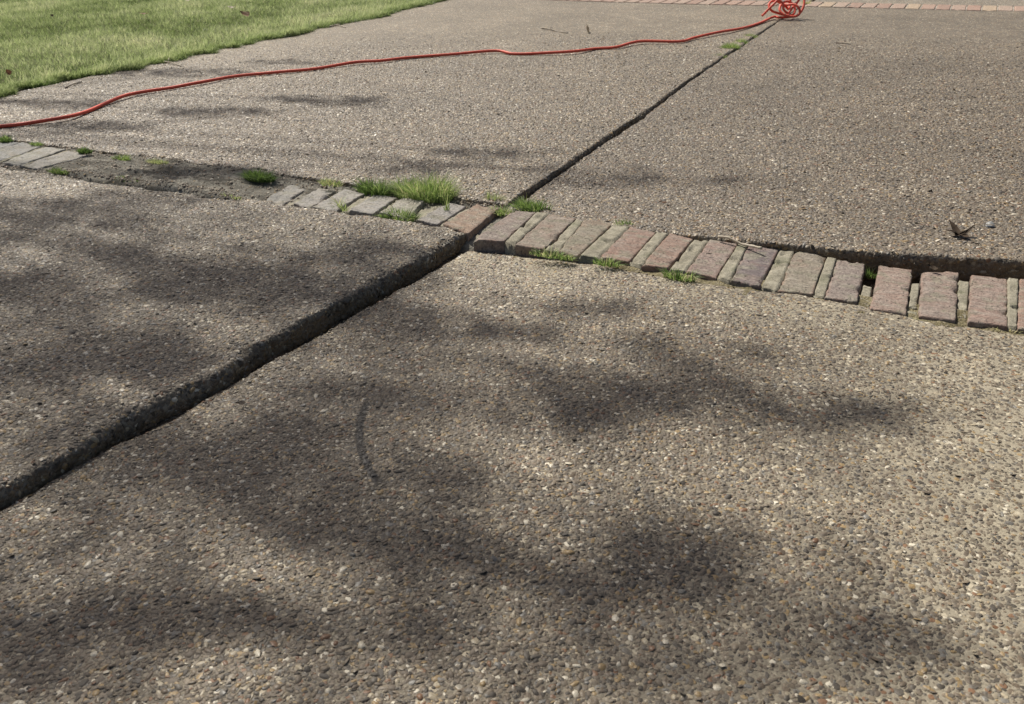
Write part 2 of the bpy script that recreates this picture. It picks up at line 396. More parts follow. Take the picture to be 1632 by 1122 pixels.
        N = np.cross(Tu, Tv); N /= np.linalg.norm(N, axis=1)[:, None]+1e-12
        N = N+rng.normal(0, .20, N.shape); N /= np.linalg.norm(N, axis=1)[:, None]
        A = np.cross(N, rng.normal(0, 1, N.shape)); A /= np.linalg.norm(A, axis=1)[:, None]; B = np.cross(N, A)
        r = spacing*.5*np.exp(rng.normal(-.06, .36, n))*(1-.22*wx); r = np.minimum(r, spacing*1.05)
        asp = rng.uniform(1.05, 2.1, n); ra = r*np.sqrt(asp); rb = r/np.sqrt(asp); hh = r*rng.uniform(.08, .38, n)*(1-.70*wx)
        g = 6; an = np.arange(g)/g*2*np.pi
        tx = np.concatenate([[0], .68*np.cos(an+.4), np.cos(an)]); ty = np.concatenate([[0], .68*np.sin(an+.4), np.sin(an)])
        tz = np.concatenate([[1.0], np.full(g, .80), np.full(g, -.25)])
        J = 1+rng.normal(0, .15, (n, 13))
        X = tx[None]*J*ra[:, None]; Y = ty[None]*J*rb[:, None]; Z = tz[None]*hh[:, None]*(1+rng.normal(0, .10, (n, 13)))
        V = p[:, None, :]+X[..., None]*A[:, None]+Y[..., None]*B[:, None]+Z[..., None]*N[:, None]
        j = np.arange(g); f3 = np.stack([np.zeros(g, int), 1+j, 1+(j+1) % g], 1); f4 = np.stack([1+j, 1+g+j, 1+g+(j+1) % g, 1+(j+1) % g], 1)
        o = (np.arange(n)*13)[:, None, None]
        tone = np.repeat(rng.random(n), 13)
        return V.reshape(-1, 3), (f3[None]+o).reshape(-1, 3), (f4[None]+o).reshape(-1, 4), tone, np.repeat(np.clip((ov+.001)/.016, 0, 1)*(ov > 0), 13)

const = lambda c: (lambda q: 0*np.asarray(q, float)+c)
z_nl = lambda x, y: 0.0+.0*x
def z_nr(x, y):
    k = np.clip((x+.86)/.55, 0, 1); return -.0225+.0200*k*k*(3-2*k)
z_fl = lambda x, y: .003+.0*x
def z_fr(x, y):
    k = np.clip((x+.84)/1.0, 0, 1.3); f = np.clip((y-1.6)/3.8, 0, 1)
    return (-.011+.038*k)*(1-f)+f*.001
NL_edge = interp_fn([(-1, -.996), (.3, -.927), (.5, -.914), (.66, -.902), (.82, -.877), (1.0, -.870), (1.2, -.858), (1.35, -.842), (1.47, -.832)])
NR_edge = interp_fn([(-1, -.99), (.3, -.920), (.49, -.909), (.62, -.899), (.71, -.880), (.89, -.860), (1.02, -.848), (1.13, -.838), (1.35, -.820), (1.47, -.812)])
NL = Slab(const(-4.6), NL_edge, const(-1.0), interp_fn([(-4.6, 1.45), (-2.2, 1.463), (-1.9, 1.478), (-1.5, 1.492), (-1.0, 1.490), (-.9, 1.484), (-.84, 1.462)]), z_nl, 11, (.006, .011, .006, .008), .0056)
NL.X0 = -4.6; NL.W = NL.X1-NL.X0
NR = Slab(NR_edge, const(2.4), const(-1.0), interp_fn([(-.82, 1.448), (-.72, 1.456), (-.63, 1.432), (-.53, 1.420), (-.43, 1.424), (-.31, 1.428), (-.19, 1.417), (-.11, 1.405), (0, 1.402), (.15, 1.416), (2.4, 1.43)]), z_nr, 23, (.005, .006, .006, .005), .0022)
FL = Slab(const(-3.05), interp_fn([(1.6, -.836), (1.8, -.842), (2.2, -.847), (2.7, -.854), (3.2, -.871), (3.7, -.878), (5.5, -.8915)]), const(1.668), interp_fn([(-3.1, 5.42), (-1.5, 5.43), (-.8, 5.495)]), z_fl, 37, (.006, .006, .008, .006), .0020)
FR = Slab(interp_fn([(1.6, -.822), (1.8, -.834), (2.2, -.843), (2.5, -.840), (2.8, -.853), (3.2, -.869), (3.7, -.876), (5.5, -.889)]), const(2.4),
          interp_fn([(-.85, 1.675), (-.76, 1.645), (-.69, 1.632), (-.6, 1.627), (-.52, 1.626), (-.42, 1.622), (-.30, 1.618), (-.19, 1.620), (-.08, 1.624), (0, 1.632), (.08, 1.643), (.15, 1.654), (2.4, 1.69)]), interp_fn([(-.9, 5.495), (0, 5.515), (.3, 5.545), (2.4, 5.62)]), z_fr, 51, (.004, .005, .007, .005), .0020)
for s_, x1 in ((NL, None), (NR, 2.4), (FL, None), (FR, 2.4)):
    if x1: s_.X1 = x1; s_.W = s_.X1-s_.X0
NR.build('driveway_slab', .0085, .0046).color = (.91, .895, .855, 1)
NL.build('driveway_slab', .0085, .0050).color = (.89, .880, .845, 1)
FR.build('driveway_slab', .013, .0055).color = (.80, .775, .745, 1)      # the far right slab is the most weathered, darker concrete
FL.build('driveway_slab', .013, .0056).color = (.92, .895, .855, 1)
for x0, x1 in ((-3.0, -.9), (-.885, 2.4)):
    Slab(const(x0), const(x1), const(5.79), const(10.5), lambda x, y: -.006+0*x, 77, rough=.002).build('driveway_slab', .06)

# soil under everything, lawn ground, far ground
def sheet(name, x0, x1, y0, y1, step, zf, mat):
    U = np.arange(x0, x1+step*.5, step); V = np.arange(y0, y1+step*.5, step)
    u, v = np.meshgrid(U, V, indexing='ij'); u = u.ravel(); v = v.ravel()
    return tag(mesh_from(name, np.stack([u, v, zf(u, v)], 1), [grid_faces(len(U), len(V))], mat), kind='structure')
sheet('ground', -120, 120, -120, 120, 8, lambda x, y: -.20+0*x, M_TURF)
sheet('soil', -3.2, 2.4, -1.0, 5.9, .03, lambda x, y: -.037+.009*fbm(x*9, y*9, 3), M_SOIL)
sheet('lawn', -30, -3.06, 1.30, 40, .25, lambda x, y: -.018+.012*fbm(x*.8, y*.8, 8)-.02*np.clip((x+3.4)/.35, 0, 1)*0, M_TURF)

# sand and crumbs washed into the joint in front of the bricks
def sand_z(x, y):
    return z_nr(x, y)-.0035+.006*fbm(x*38, y*38, 17, 4)-.012*np.clip((x+.74)/-.05, 0, 1)
U = np.arange(-.80, 1.3, .006); V = np.arange(1.385, 1.472, .005); u, v = np.meshgrid(U, V, indexing='ij'); u = u.ravel(); v = v.ravel()
M_SAND = m_soil('mossy_sand', (.10, .085, .045), (.26, .225, .140))
tag(mesh_from('sand', np.stack([u, v, sand_z(u, v)], 1), [grid_faces(len(U), len(V))], M_SAND), kind='structure')

# silt that has washed over the course on the left
def silt_z(x, y):
    sm = lambda k: np.clip(k, 0, 1)**2*(3-2*np.clip(k, 0, 1))
    body = sm((x+2.10)/.22)*sm((-1.34-x)/.20)
    edge = sm((y-1.440+.03*fbm(x*6, 0*x, 14, 3))/.030)*sm((1.712+.03*fbm(x*6, 0*x, 15, 3)-y)/.035)
    lft = sm((-1.33-x)/.16); return -.036+(.0225+.0095*np.maximum(lft, sm((y-1.654)/.012)))*edge+(.0075*body)*edge+.005*body*sm((1.515-y)/.03)*sm((y-1.462)/.01)+(.010*fbm(x*11, y*22, 91, 5)+.005*fbm(x*45, y*60, 95, 3)+.004*np.abs(fbm(x*60, y*60, 92, 2)))*(.35+.65*body)
U = np.arange(-3.0, -.80, .007); V = np.arange(1.445, 1.725, .007); u, v = np.meshgrid(U, V, indexing='ij'); u = u.ravel(); v = v.ravel()
def crumbs(x, y, zf, r):
    n = len(x); g = 6; an = np.arange(g)/g*2*np.pi; a0 = rng.uniform(0, 6.3, n)[:, None]
    tx = np.concatenate([[0], .7*np.cos(an+.4), np.cos(an)]); ty = np.concatenate([[0], .7*np.sin(an+.4), np.sin(an)]); tz = np.concatenate([[.75], np.full(g, .55), np.full(g, -.4)])
    J = (1+rng.normal(0, .17, (n, 13)))*r[:, None]; X = tx*J; Y = ty*J*rng.uniform(.5, .95, n)[:, None]; Z = tz*J*rng.uniform(.5, 1, n)[:, None]
    V = np.stack([x[:, None]+X*np.cos(a0)-Y*np.sin(a0), y[:, None]+X*np.sin(a0)+Y*np.cos(a0), zf(x, y)[:, None]+Z], 2).reshape(-1, 3)
    j = np.arange(g); f3 = np.stack([np.zeros(g, int), 1+j, 1+(j+1) % g], 1); f4 = np.stack([1+j, 1+g+j, 1+g+(j+1) % g, 1+(j+1) % g], 1); o = (np.arange(n)*13)[:, None, None]
    return V, (f3[None]+o).reshape(-1, 3), (f4[None]+o).reshape(-1, 4), np.repeat(rng.random(n), 13)
nc = 7500
cx_ = rng.uniform(-2.3, -.84, nc); cy_ = np.where(rng.random(nc) < .5, rng.uniform(1.46, 1.70, nc), np.where(rng.random(nc) < .5, 1.482, 1.672)+rng.normal(0, .012, nc))
cv, c3_, c4_, ct = crumbs(cx_, cy_, silt_z, np.exp(rng.normal(-6.25, .45, nc)))
G0 = np.stack([u, v, silt_z(u, v)], 1); gf = grid_faces(len(U), len(V)); n0 = len(G0)
o = mesh_from('silt', np.concatenate([G0, cv]), [gf, c3_+n0, c4_+n0], [M_SILT, M_PEB], matidx=np.concatenate([np.zeros(len(gf), int), np.ones(len(c3_)+len(c4_), int)]),
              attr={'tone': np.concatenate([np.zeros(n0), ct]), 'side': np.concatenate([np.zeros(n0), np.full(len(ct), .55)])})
tag(o, kind='structure')

# ------------------------------------------------------------------ bricks
def rounded_brick(quad, ztop, seed, h=.075, rad=.0022, nx=14, ny=40, wear=.0010, tilt=(0, 0)):
    """quad: back-left, back-right, front-right, front-left (xy); returns verts, faces, edge-tone"""
    bl, br, fr, fl = [np.asarray(q[:2], float) for q in quad]
    gw = .012*(br-bl), .012*(fr-fl); bl, br, fl, fr = bl-gw[0], br+gw[0], fl-gw[1], fr+gw[1]
    Wd = .5*(np.linalg.norm(br-bl)+np.linalg.norm(fr-fl)); Ln = .5*(np.linalg.norm(bl-fl)+np.linalg.norm(br-fr))
    sk = np.array([-.075, -.05, -.03, -.018, -.010, -.004])
    def ax(L, n):
        ins = np.array([.0, .0012, .0028, .005, .008]); mid = np.linspace(.013, L-.013, n)
        return np.concatenate([sk, ins, mid, L-ins[::-1], L-sk[::-1]])
    U = ax(Wd, nx); Vv = ax(Ln, ny); u, v = np.meshgrid(U, Vv, indexing='ij'); u = u.ravel(); v = v.ravel()
    uc = np.clip(u, 0, Wd); vc = np.clip(v, 0, Ln); over = np.maximum.reduce([0*u, -u, u-Wd, -v, v-Ln])
    d = np.stack([uc, Wd-uc, vc, Ln-vc]).min(0)
    R = rad*(1+1.6*fbm(uc*35+seed*3.1, vc*35, seed, 3)); R = np.maximum(R, .0015)
    e = np.clip((R-d)/R, 0, 1); z = ztop-R*(1-np.sqrt(1-e*e*.98))
    chip = np.maximum(0, vnoise(uc*38+seed, vc*38, seed+5)-.26)*np.exp(-d/.006)*.05+np.maximum(0, vnoise(uc*120+seed, vc*120, seed+6)-.2)*np.exp(-d/.003)*.02
    z = z-chip+wear*fbm(uc*22+seed, vc*22, seed+2, 4)+tilt[0]*(uc/Wd-.5)+tilt[1]*(vc/Ln-.5)-np.minimum(over, h)
    eg = .0022*fbm(vc*70, uc*70+seed, seed+8, 4)
    s = uc/Wd; t = vc/Ln
    p = (fl*(1-s)[:, None]+fr*s[:, None])*(1-t)[:, None]+(bl*(1-s)[:, None]+br*s[:, None])*t[:, None]
    cen = .25*(bl+br+fr+fl); dirx = (br-bl)/np.linalg.norm(br-bl)
    p = p+dirx[None]*(eg*np.where(s < .5, -1, 1)*np.exp(-d/.01))[:, None]+np.stack([0*eg, (eg*np.where(t < .5, -1, 1)*np.exp(-d/.01))], 1)
    tone = np.exp(-d/.007)*(over == 0)+(over > 0)*.45
    return np.stack([p[:, 0], p[:, 1], z], 1), grid_faces(len(U), len(Vv)), tone
def brick(quad, z, seed, col, label, group, mat=M_BRICK, name='brick', **k):
    V, F, t = rounded_brick(quad, z, seed, **k)
    c = V.mean(0); c[2] = z-.075
    o = mesh_from(name, V, [F], mat, attr={'tone': t}, origin=c); o.color = (*col, 1)
    return tag(o, label, 'brick', group)

def zr(x): return .001 if x < -.2 else .000
GR = 'weathered bricks of the near course'
ROWPX = [  # back-left, back-right, front-right, front-left (photo survey), colour, label
 ((760,325),(796,330),(746,373),(706,358), (0.267, 0.196, 0.146), 'pinkish brown brick just left of the slab crossing, at the raised slab corner'),
 ((818,335),(854,338),(803,386),(756,382), (0.215, 0.177, 0.154), 'grey brown brick first right of the slab crossing, its front end exposed in shadow'),
 ((876,341),(917,348),(866,397),(821,391), (0.240, 0.199, 0.160), 'grey brown brick second right of the slab crossing, moss at its front end'),
 ((932,351),(977,355),(920,408),(891,401), (0.227, 0.201, 0.150), 'greenish brown brick third right of the crossing, left of the lip grass sprig'),
 ((1006,361),(1047,367),(1002,417),(957,411), (0.255, 0.177, 0.141), 'red brown brick fourth right of the crossing, right of the lip grass sprig'),
 ((1069,369),(1108,376),(1064,428),(1024,424), (0.250, 0.174, 0.137), 'reddest brick of the near course, behind the spiky front grass tuft'),
 ((1135,378),(1178,385),(1140,442),(1095,432), (0.244, 0.188, 0.160), 'mauve brick under the thick end of the fallen twig'),
 ((1195,388),(1241,396),(1211,457),(1166,449), (0.156, 0.129, 0.126), 'dark grey brick under the thin end of the fallen twig'),
 ((1269,399),(1317,409),(1294,469),(1241,463), (0.232, 0.201, 0.156), 'buff grey brick just right of the dark grey brick'),
 ((1335,412),(1379,419),(1366,480),(1315,475), (0.222, 0.182, 0.158), 'grey brick left of the hole with the little green sprig'),
 ((1402,421),(1454,429),(1443,501),(1387,492), (0.255, 0.190, 0.156), 'worn red edged brick right of the hole with the little green sprig'),
 ((1471,427),(1527,434),(1523,511),(1464,504), (0.244, 0.196, 0.166), 'pinkish grey brick third from the right end of the near course'),
 ((1549,437),(1605,443),(1605,520),(1543,514), (0.258, 0.193, 0.160), 'pinkish grey brick second from the right end of the near course'),
 ((1625,444),(1681,450),(1687,530),(1622,524), (0.272, 0.190, 0.150), 'brick cut by the right edge of the picture, last of the near course'),
]
rowq = []
for i, (a, b, c, d, col, lab) in enumerate(ROWPX):
    q = [at(*p) for p in (a, b, c, d)]
    brick(q, zr(q[0][0]), 100+i, col, lab, GR, tilt=(random.uniform(-.002, .002), random.uniform(-.003, .002)))
    rowq.append(q)
for i in range(12):                                  # the near course carries on past the right edge of the picture
    x0 = rowq[13][1][0]+.012+i*.0712; y0 = 1.420+.004*i*.5; z0 = .002
    q = [np.array([x0, y0+.207]), np.array([x0+.056, y0+.209]), np.array([x0+.056, y0+.003]), np.array([x0, y0])]
    brick(q, z0, 180+i, (.235, .19, .165), 'weathered brick of the near course past the right edge of the picture', GR); rowq.append(q)
LEFTPX = [
 ((716,322),(742,327),(696,356),(664,349), (.27,.255,.235), 'pale grey brick next left of the pinkish corner brick'),
 ((640,312),(676,318),(648,347),(606,338), (.34,.32,.275), 'broken pale brick in front of the largest grass tuft'),
 ((596,306),(632,311),(594,339),(556,334), (.30,.285,.26), 'pale grey brick left of the broken one, below the tufts'),
 ((548,299),(580,304),(534,334),(497,331), (.315,.30,.27), 'pale brick with the wispy yellow grass at its front end'),
 ((506,293),(536,297),(492,327),(466,322), (.29,.275,.25), 'narrow pale brick half sunk in silt, left of the wispy yellow grass'),
 ((462,289),(492,292),(446,322),(418,318), (.27,.26,.235), 'pale brick almost buried in the silt, only its front end and one streak showing'),
]
leftq = []
for i, (a, b, c, d, col, lab) in enumerate(LEFTPX):
    q = [at(*p) for p in (a, b, c, d)]
    brick(q, (-.002, -.002, -.0035, -.003, -.0065, -.0085)[i], 140+i, col, lab, GR, M_PALEB, wear=(.0022, .006, .003, .003, .006, .007)[i], tilt=(random.uniform(-.004, .004), random.uniform(-.005, .003))); leftq.append(q)
MPX = [
 ((112,241),(140,248),(60,269),(32,266), (.31,.295,.265), 'pale flat brick on the left, nearest the silt'),
 ((72,235),(106,239),(28,265),(0,259), (.315,.305,.27), 'pale flat brick on the left, second from the silt'),
 ((36,229),(68,233),(-6,258),(-40,252), (.27,.265,.245), 'grey flat brick on the left, third from the silt'),
 ((2,225),(32,229),(-46,251),(-78,246), (.24,.24,.23), 'bluish grey flat brick at the left edge of the picture, nearest the hose'),
]
mq = []
for i, (a, b, c, d, col, lab) in enumerate(MPX):
    q = [at(*p) for p in (a, b, c, d)]
    brick(q, .002, 160+i, col, lab, GR, M_PALEB, wear=.004, tilt=(random.uniform(-.004, .002), random.uniform(-.004, .003))); mq.append(q)

# mortar between bricks: lumps of one bed
mb = Bag()
def mortar(p0, p1, p2, p3, z, seed, v0=0, v1=1, sh=.985, nx=9, ny=60, amp=.0030):
    """strip: back-left, back-right, front-right, front-left"""
    s = np.linspace(.5-sh/2, .5+sh/2, nx); t = np.linspace(v0, v1, ny); a, b = np.meshgrid(s, t, indexing='ij'); a = a.ravel(); b = b.ravel()
    P = (p3[:2]*(1-a)[:, None]+p2[:2]*a[:, None])*(1-b)[:, None]+(p0[:2]*(1-a)[:, None]+p1[:2]*a[:, None])*b[:, None]
    ed = np.minimum(np.minimum(a-s[0], s[-1]-a)*8, np.minimum(b-v0, v1-b)*24)
    crack = np.maximum(0, vnoise(P[:, 0]*50, P[:, 1]*50, seed)-.24)*.03+np.maximum(0, .03-np.abs(fbm(P[:, 0]*24, P[:, 1]*24, seed+3, 2)))*.09
    Z = z+amp*fbm(P[:, 0]*40, P[:, 1]*40, seed, 4)-crack-.007*np.clip(1-ed*2.2, 0, 1)**2
    Z2 = Z.reshape(nx, ny); Z2[:, 0] -= .03; Z2[:, -1] -= .03; P2 = P.reshape(nx, ny, 2); P2[:, 0] = P2[:, 1]; P2[:, -1] = P2[:, -2]
    mb.add(np.concatenate([P2.reshape(-1, 2), Z2.reshape(-1, 1)], 1), grid_faces(nx, ny))
for i in range(len(rowq)-1):
    l, r = rowq[i], rowq[i+1]; z = .0005+.0015*math.sin(i*2.3)
    a = [l[1], r[0], r[3], l[2]]
    if i == 0: mortar(*a, -.016, 200, .12, .62, .55, amp=.016)
    elif i == 9: mortar(*a, -.006, 209, .05, .22, .9); mortar(*a, -.006, 309, .26, .52, .75)
    elif i == 10: mortar(*a, -.005, 210, .03, .16); mortar(*a, -.003, 310, .18, .70, .8)
    elif i == 11: mortar(*a, -.004, 211, .12, .90, .9)
    else: mortar(*a, z, 200+i, -.01, 1.0)
L = [rowq[0]]+leftq
for i in range(len(L)-1):
    l, r = L[i+1], L[i]; mortar(l[1], r[0], r[3], l[2], -.007-.001*i, 230+i, 0.05, .95, .9)
for i in range(3):
    l, r = mq[i+1], mq[i]; mortar(l[1], r[0], r[3], l[2], -.001, 240+i, 0, 1, .97, amp=.003)
tag(mb.build('mortar_bed', M_MORT), kind='structure')

# far course: brighter pink bricks, pale joints
WORD = ['first', 'second', 'third', 'fourth', 'fifth', 'sixth', 'seventh', 'eighth', 'ninth', 'tenth', 'eleventh', 'twelfth', 'thirteenth', 'fourteenth', 'fifteenth', 'sixteenth', 'seventeenth', 'eighteenth', 'nineteenth', 'twentieth']
xs0 = at(1280+.2157*105, 12)[0]
FARC = {}
mb = Bag()
x_coil = at(1250, 28)[0]
yl = lambda x: float(np.interp(x, [-3, -1.5, -.8, 0, .3, 2.4], [5.45, 5.46, 5.50, 5.522, 5.552, 5.62]))
pal = [(.39, .265, .205), (.37, .24, .185), (.39, .28, .22), (.34, .225, .175), (.40, .30, .235)]
tan = (.44, .335, .235)
nr = nl = 0
for k in range(-29, 18):
    x = xs0+(k-1)*.0748; ww = .0655
    y0 = yl(x+.03); q = [np.array([x, y0+.225]), np.array([x+ww, y0+.228]), np.array([x+ww, y0+.004]), np.array([x, y0+.001])]
    istan = k in (1, 7, 12); col = tan if istan else random.choice(pal)
    if x > x_coil: lab = f"{'tan' if istan else 'pink'} brick of the far course, {WORD[nr]} to the right of the red hose coil"; nr += 1
    else: nl += 1; lab = None
    FARC[k] = (q, col, lab)
    mortar(np.array([x+ww, y0+.226]), np.array([x+.0748, y0+.226]), np.array([x+.0748, y0+.002]), np.array([x+ww, y0+.002]), -.001, 400+k, 0, 1, .96, 5, 10, .002)
tag(mb.build('mortar_bed', M_MORT_FAR), kind='structure')
left_keys = sorted([k for k in FARC if FARC[k][2] is None], reverse=True)
for j, k in enumerate(left_keys):
    q, col, _ = FARC[k]; FARC[k] = (q, col, f"pink brick of the far course, {WORD[j]} to the left of the red hose coil" if j < len(WORD) else 'pink brick of the far course near the lawn')
for k, (q, col, lab) in FARC.items():
    brick(q, .003, 500+k, col, lab, 'pink bricks of the far course', M_BRICK_FAR, nx=4, ny=8, rad=.003)

# ------------------------------------------------------------------ grass
def blades(base, h, lean, width, seg=3, curl=.5, tone=None):
    """base (n,3); lean (n,2) horizontal reach of the tip; one tapering strip per blade"""
    n = len(base); T = np.linspace(0, 1, seg+1)
    az = rng.uniform(0, 2*np.pi, n); sd = np.stack([np.cos(az), np.sin(az), 0*az], 1)
    V = np.zeros((n, 2*seg+1, 3)); 
    for k, t in enumerate(T):
        c = base.copy(); c[:, :2] += lean*(t**1.8)[..., None] if np.ndim(t) else lean*t**1.8
        c[:, 2] += h*(t-curl*.5*t**3*np.clip(np.linalg.norm(lean, axis=1)/np.maximum(h, 1e-4), 0, 1.2))
        wd = width*(1-t**2.2)*.5
        if k < seg: V[:, 2*k] = c-sd*wd[:, None]; V[:, 2*k+1] = c+sd*wd[:, None]
        else: V[:, 2*k] = c
    j = np.arange(seg-1)*2; f4 = np.stack([j, j+1, j+3, j+2], 1); f3 = np.array([[2*seg-2, 2*seg-1, 2*seg]])
    o = (np.arange(n)*(2*seg+1))[:, None, None]
    tone = rng.random(n) if tone is None else tone
    return V.reshape(-1, 3), (f3[None]+o).reshape(-1, 3), (f4[None]+o).reshape(-1, 4), np.repeat(tone, 2*seg+1)

def lawn_blades():
    N = 390000
    x = rng.uniform(-9.4, -3.0, N); y = rng.uniform(1.7, 8.0, N)
    edge = -3.045+.07*fbm(y*2.2, 0*y, 61, 3)+.07*fbm(y*9, 0*y, 62, 3)
    c = (np.stack([x, y, 0*x], 1)-np.array([0, 0, CAM_H])) @ ROT.T; zd = -c[:, 2]
    px = PW/2+c[:, 0]/zd*FPX; py = PH/2-c[:, 1]/zd*FPX
    k = (x < edge) & (px > -420) & (py > -130); x, y, edge = x[k], y[k], edge[k]; n = len(x)
    z = -.016+0*x
    patch = fbm(x*2.1, y*2.1, 71, 4); fine = fbm(x*9, y*9, 72, 3)
    h = np.clip(.025+.013*patch+.012*fine+rng.normal(0, .006, n), .010, .065)
    nearedge = np.exp(-(edge-x)/.07); h *= 1+.10*nearedge
    ang = 2*np.pi*(fbm(x*3, y*3, 73, 3)*1.2+rng.random(n)); r = h*rng.uniform(.2, .9, n)
    lean = np.stack([np.cos(ang)*r+nearedge*.030, np.sin(ang)*r], 1)
    tone = np.clip(.58+.50*patch+.40*fine+rng.normal(0, .17, n)-.10*nearedge, 0, 1)
    wd = rng.uniform(.0017, .0032, n)
    M = 42000                                       # denser, shaggier fringe along the driveway, blades toned darker to imitate edge shade
    fy = rng.uniform(1.7, 7.0, M); fe = -3.030+.07*fbm(fy*2.2, 0*fy, 61, 3)+.09*fbm(fy*9, 0*fy, 62, 3); fd = rng.exponential(.035, M); fx = fe-fd
    cl = fbm(fy*14, fx*14, 66, 3); fh = np.clip(.040+.026*cl+rng.normal(0, .008, M)-.018*np.exp(-fd/.012), .012, .07)
    fl = np.stack([rng.normal(.012, .014, M), rng.normal(0, .014, M)], 1)
    ft = np.clip(.30+.55*cl+rng.normal(0, .14, M)+np.clip(fd/.10, 0, .3)-.12*np.exp(-fd/.02), 0, 1)
    x = np.concatenate([x, fx]); y = np.concatenate([y, fy]); z = np.concatenate([z, -.012+0*fx]); h = np.concatenate([h, fh])
    lean = np.concatenate([lean, fl]); wd = np.concatenate([wd, rng.uniform(.0025, .0045, M)]); tone = np.concatenate([tone, ft])
    return blades(np.stack([x, y, z], 1), h, lean, wd, 3, .5, tone)
V, f3, f4, tn = lawn_blades()
tag(mesh_from('grass', V, [f3, f4], M_LAWN, attr={'tone': tn}), kind='stuff', label='short mown yellow green lawn grass left of the driveway')

TG = 'grass tufts growing in the joints'
def tuft(px, py, wpx, hpx, label, name='grass_tuft', tone=(.4, .18), dens=1.0, flat=.4, cat='grass tuft', z=-.006, blade=.0019, yd=.42, sub=None):
    c = at(px, py, z); D = depth(c); W = wpx/FPX*D; H = hpx/FPX*D
    n = int(np.clip(dens*W*W*yd*1.0/1.6e-6*.22, 24, 1100))
    a = rng.uniform(0, 2*np.pi, n); r = np.sqrt(rng.random(n))*.5
    bx = np.cos(a)*r*W*.86; by = np.sin(a)*r*W*yd
    cl = vnoise(bx/W*7+px, by/W*7, int(px)); m = cl > -.28; bx, by, a, r, cl = bx[m], by[m], a[m], r[m], cl[m]; n = len(bx)
    b = np.stack([c[0]+bx, c[1]+by, np.full(n, z-.004)], 1)
    h = .98*H*(1.05-.8*r)*rng.uniform(.45, 1.15, n)*(1+.8*cl)
    out = np.stack([np.cos(a), np.sin(a)], 1)*(r*1.3)[:, None]+rng.normal(0, .45, (n, 2))
    lean = out*h[:, None]*flat*1.6
    tn = np.clip(rng.normal(tone[0], tone[1], n)+.25*cl, 0, 1)
    V, f3, f4, t = blades(b, h, lean, np.full(n, blade)*rng.uniform(.6, 1.3, n), 4, .6, tn)
    o = mesh_from(name, V, [f3, f4], M_GRASS, attr={'tone': t}, origin=(c[0], c[1], z))
    return tag(o, label, cat, TG)
tuft(414, 284, 66, 18, 'short dense dark green tuft standing alone on the grey silt', tone=(.30, .14), dens=1.6, flat=.75, z=.004)
tuft(597, 306, 70, 34, 'dark green spreading tuft just left of the largest bright tuft', tone=(.33, .17), dens=1.1, flat=.6)
tuft(676, 312, 132, 46, 'largest and brightest green tuft, behind the pale bricks', tone=(.62, .17), dens=1.25, flat=.6)
tuft(636, 346, 78, 22, 'low sprawling tuft at the raised slab edge, before the broken pale brick', tone=(.42, .25), dens=.7, flat=.8)
tuft(545, 332, 32, 26, 'wispy yellowish blades on a pale brick end', tone=(.78, .14), dens=.35, flat=.8)
tuft(712, 338, 10, 30, 'single thin upright sprig on the pale grey brick', tone=(.5, .15), dens=.4, flat=.25)
tuft(788, 323, 36, 26, 'small yellow green tuft behind the pinkish corner brick', tone=(.62, .2), dens=.9)
tuft(800, 339, 44, 18, 'yellow mossy tuft in the gap right of the pinkish corner brick', tone=(.72, .18), dens=1.3, flat=.7)
tuft(848, 333, 72, 24, 'green tuft at the foot of the joint between the two far slabs', tone=(.45, .18), dens=.9, flat=.6)
tuft(994, 361, 42, 20, 'green sprig under the left end of the raised slab lip', tone=(.42, .16), dens=1.1, flat=.5)
tuft(882, 407, 100, 16, 'olive mossy weeds before the second and third bricks right of the crossing', tone=(.55, .28), dens=.75, flat=.9, yd=.16, z=-.001)
tuft(966, 420, 54, 18, 'olive tuft at the front of the course, midway between two other weeds', tone=(.58, .25), dens=.9, flat=.7, yd=.25, z=-.001)
tuft(1083, 442, 62, 27, 'spiky green tuft at the front edge of the reddest brick', tone=(.48, .18), dens=.8, flat=.7, yd=.26, z=-.001)
tuft(1386, 440, 22, 24, 'little green sprig down in the hole between two bricks', tone=(.40, .15), dens=1.3, flat=.4, z=-.022)
tuft(135, 242, 30, 13, 'small dark green clump at the end of the flat bricks on the left', tone=(.2, .14), dens=2.0, flat=.6, z=.006)
tuft(194, 252, 44, 12, 'thin green patch at the back edge of the silt, right of the dark clump', tone=(.6, .18), dens=.8, flat=.6, yd=.3, z=.006)
tuft(250, 257, 56, 8, 'yellowish flat patch of grass at the back edge of the silt', tone=(.80, .14), dens=.7, flat=.8, yd=.25, z=.006)
tuft(92, 273, 66, 11, 'low green strip in front of the flat bricks on the left', tone=(.5, .2), dens=1.0, flat=.7, yd=.18, z=.006)
tuft(204, 288, 56, 12, 'low green strip at the front edge of the silt on the left', tone=(.55, .18), dens=.8, flat=.7, yd=.2, z=.006)
tuft(370, 313, 50, 9, 'yellowish green strip at the front edge of the silt, below the lone dark tuft', tone=(.78, .16), dens=.7, flat=.7, yd=.2, z=.006)
tuft(8, 224, 34, 14, 'olive clump at the left edge of the picture, under the hose', tone=(.35, .2), dens=1.2, flat=.6, z=.006)
tuft(57, 229, 34, 7, 'tiny olive patch behind the flat bricks on the left', tone=(.55, .2), dens=1.0, flat=.7, yd=.3, z=.006)
tuft(527, 292, 50, 13, 'brownish weedy patch left of the two big tufts', tone=(.82, .25), dens=.8, flat=.8, z=.008)
tuft(1164, 79, 30, 15, 'bright green weed growing in the joint between the far slabs', tone=(.6, .14), dens=1.1, flat=.5, yd=.8)
tuft(1147, 92, 24, 9, 'thin weed at the near end of the weeds in the far joint', tone=(.6, .14), dens=.9, flat=.5, yd=.9)
tuft(1180, 69, 24, 10, 'small weed between the two larger weeds in the far joint', tone=(.6, .14), dens=.9, flat=.5, yd=.9)
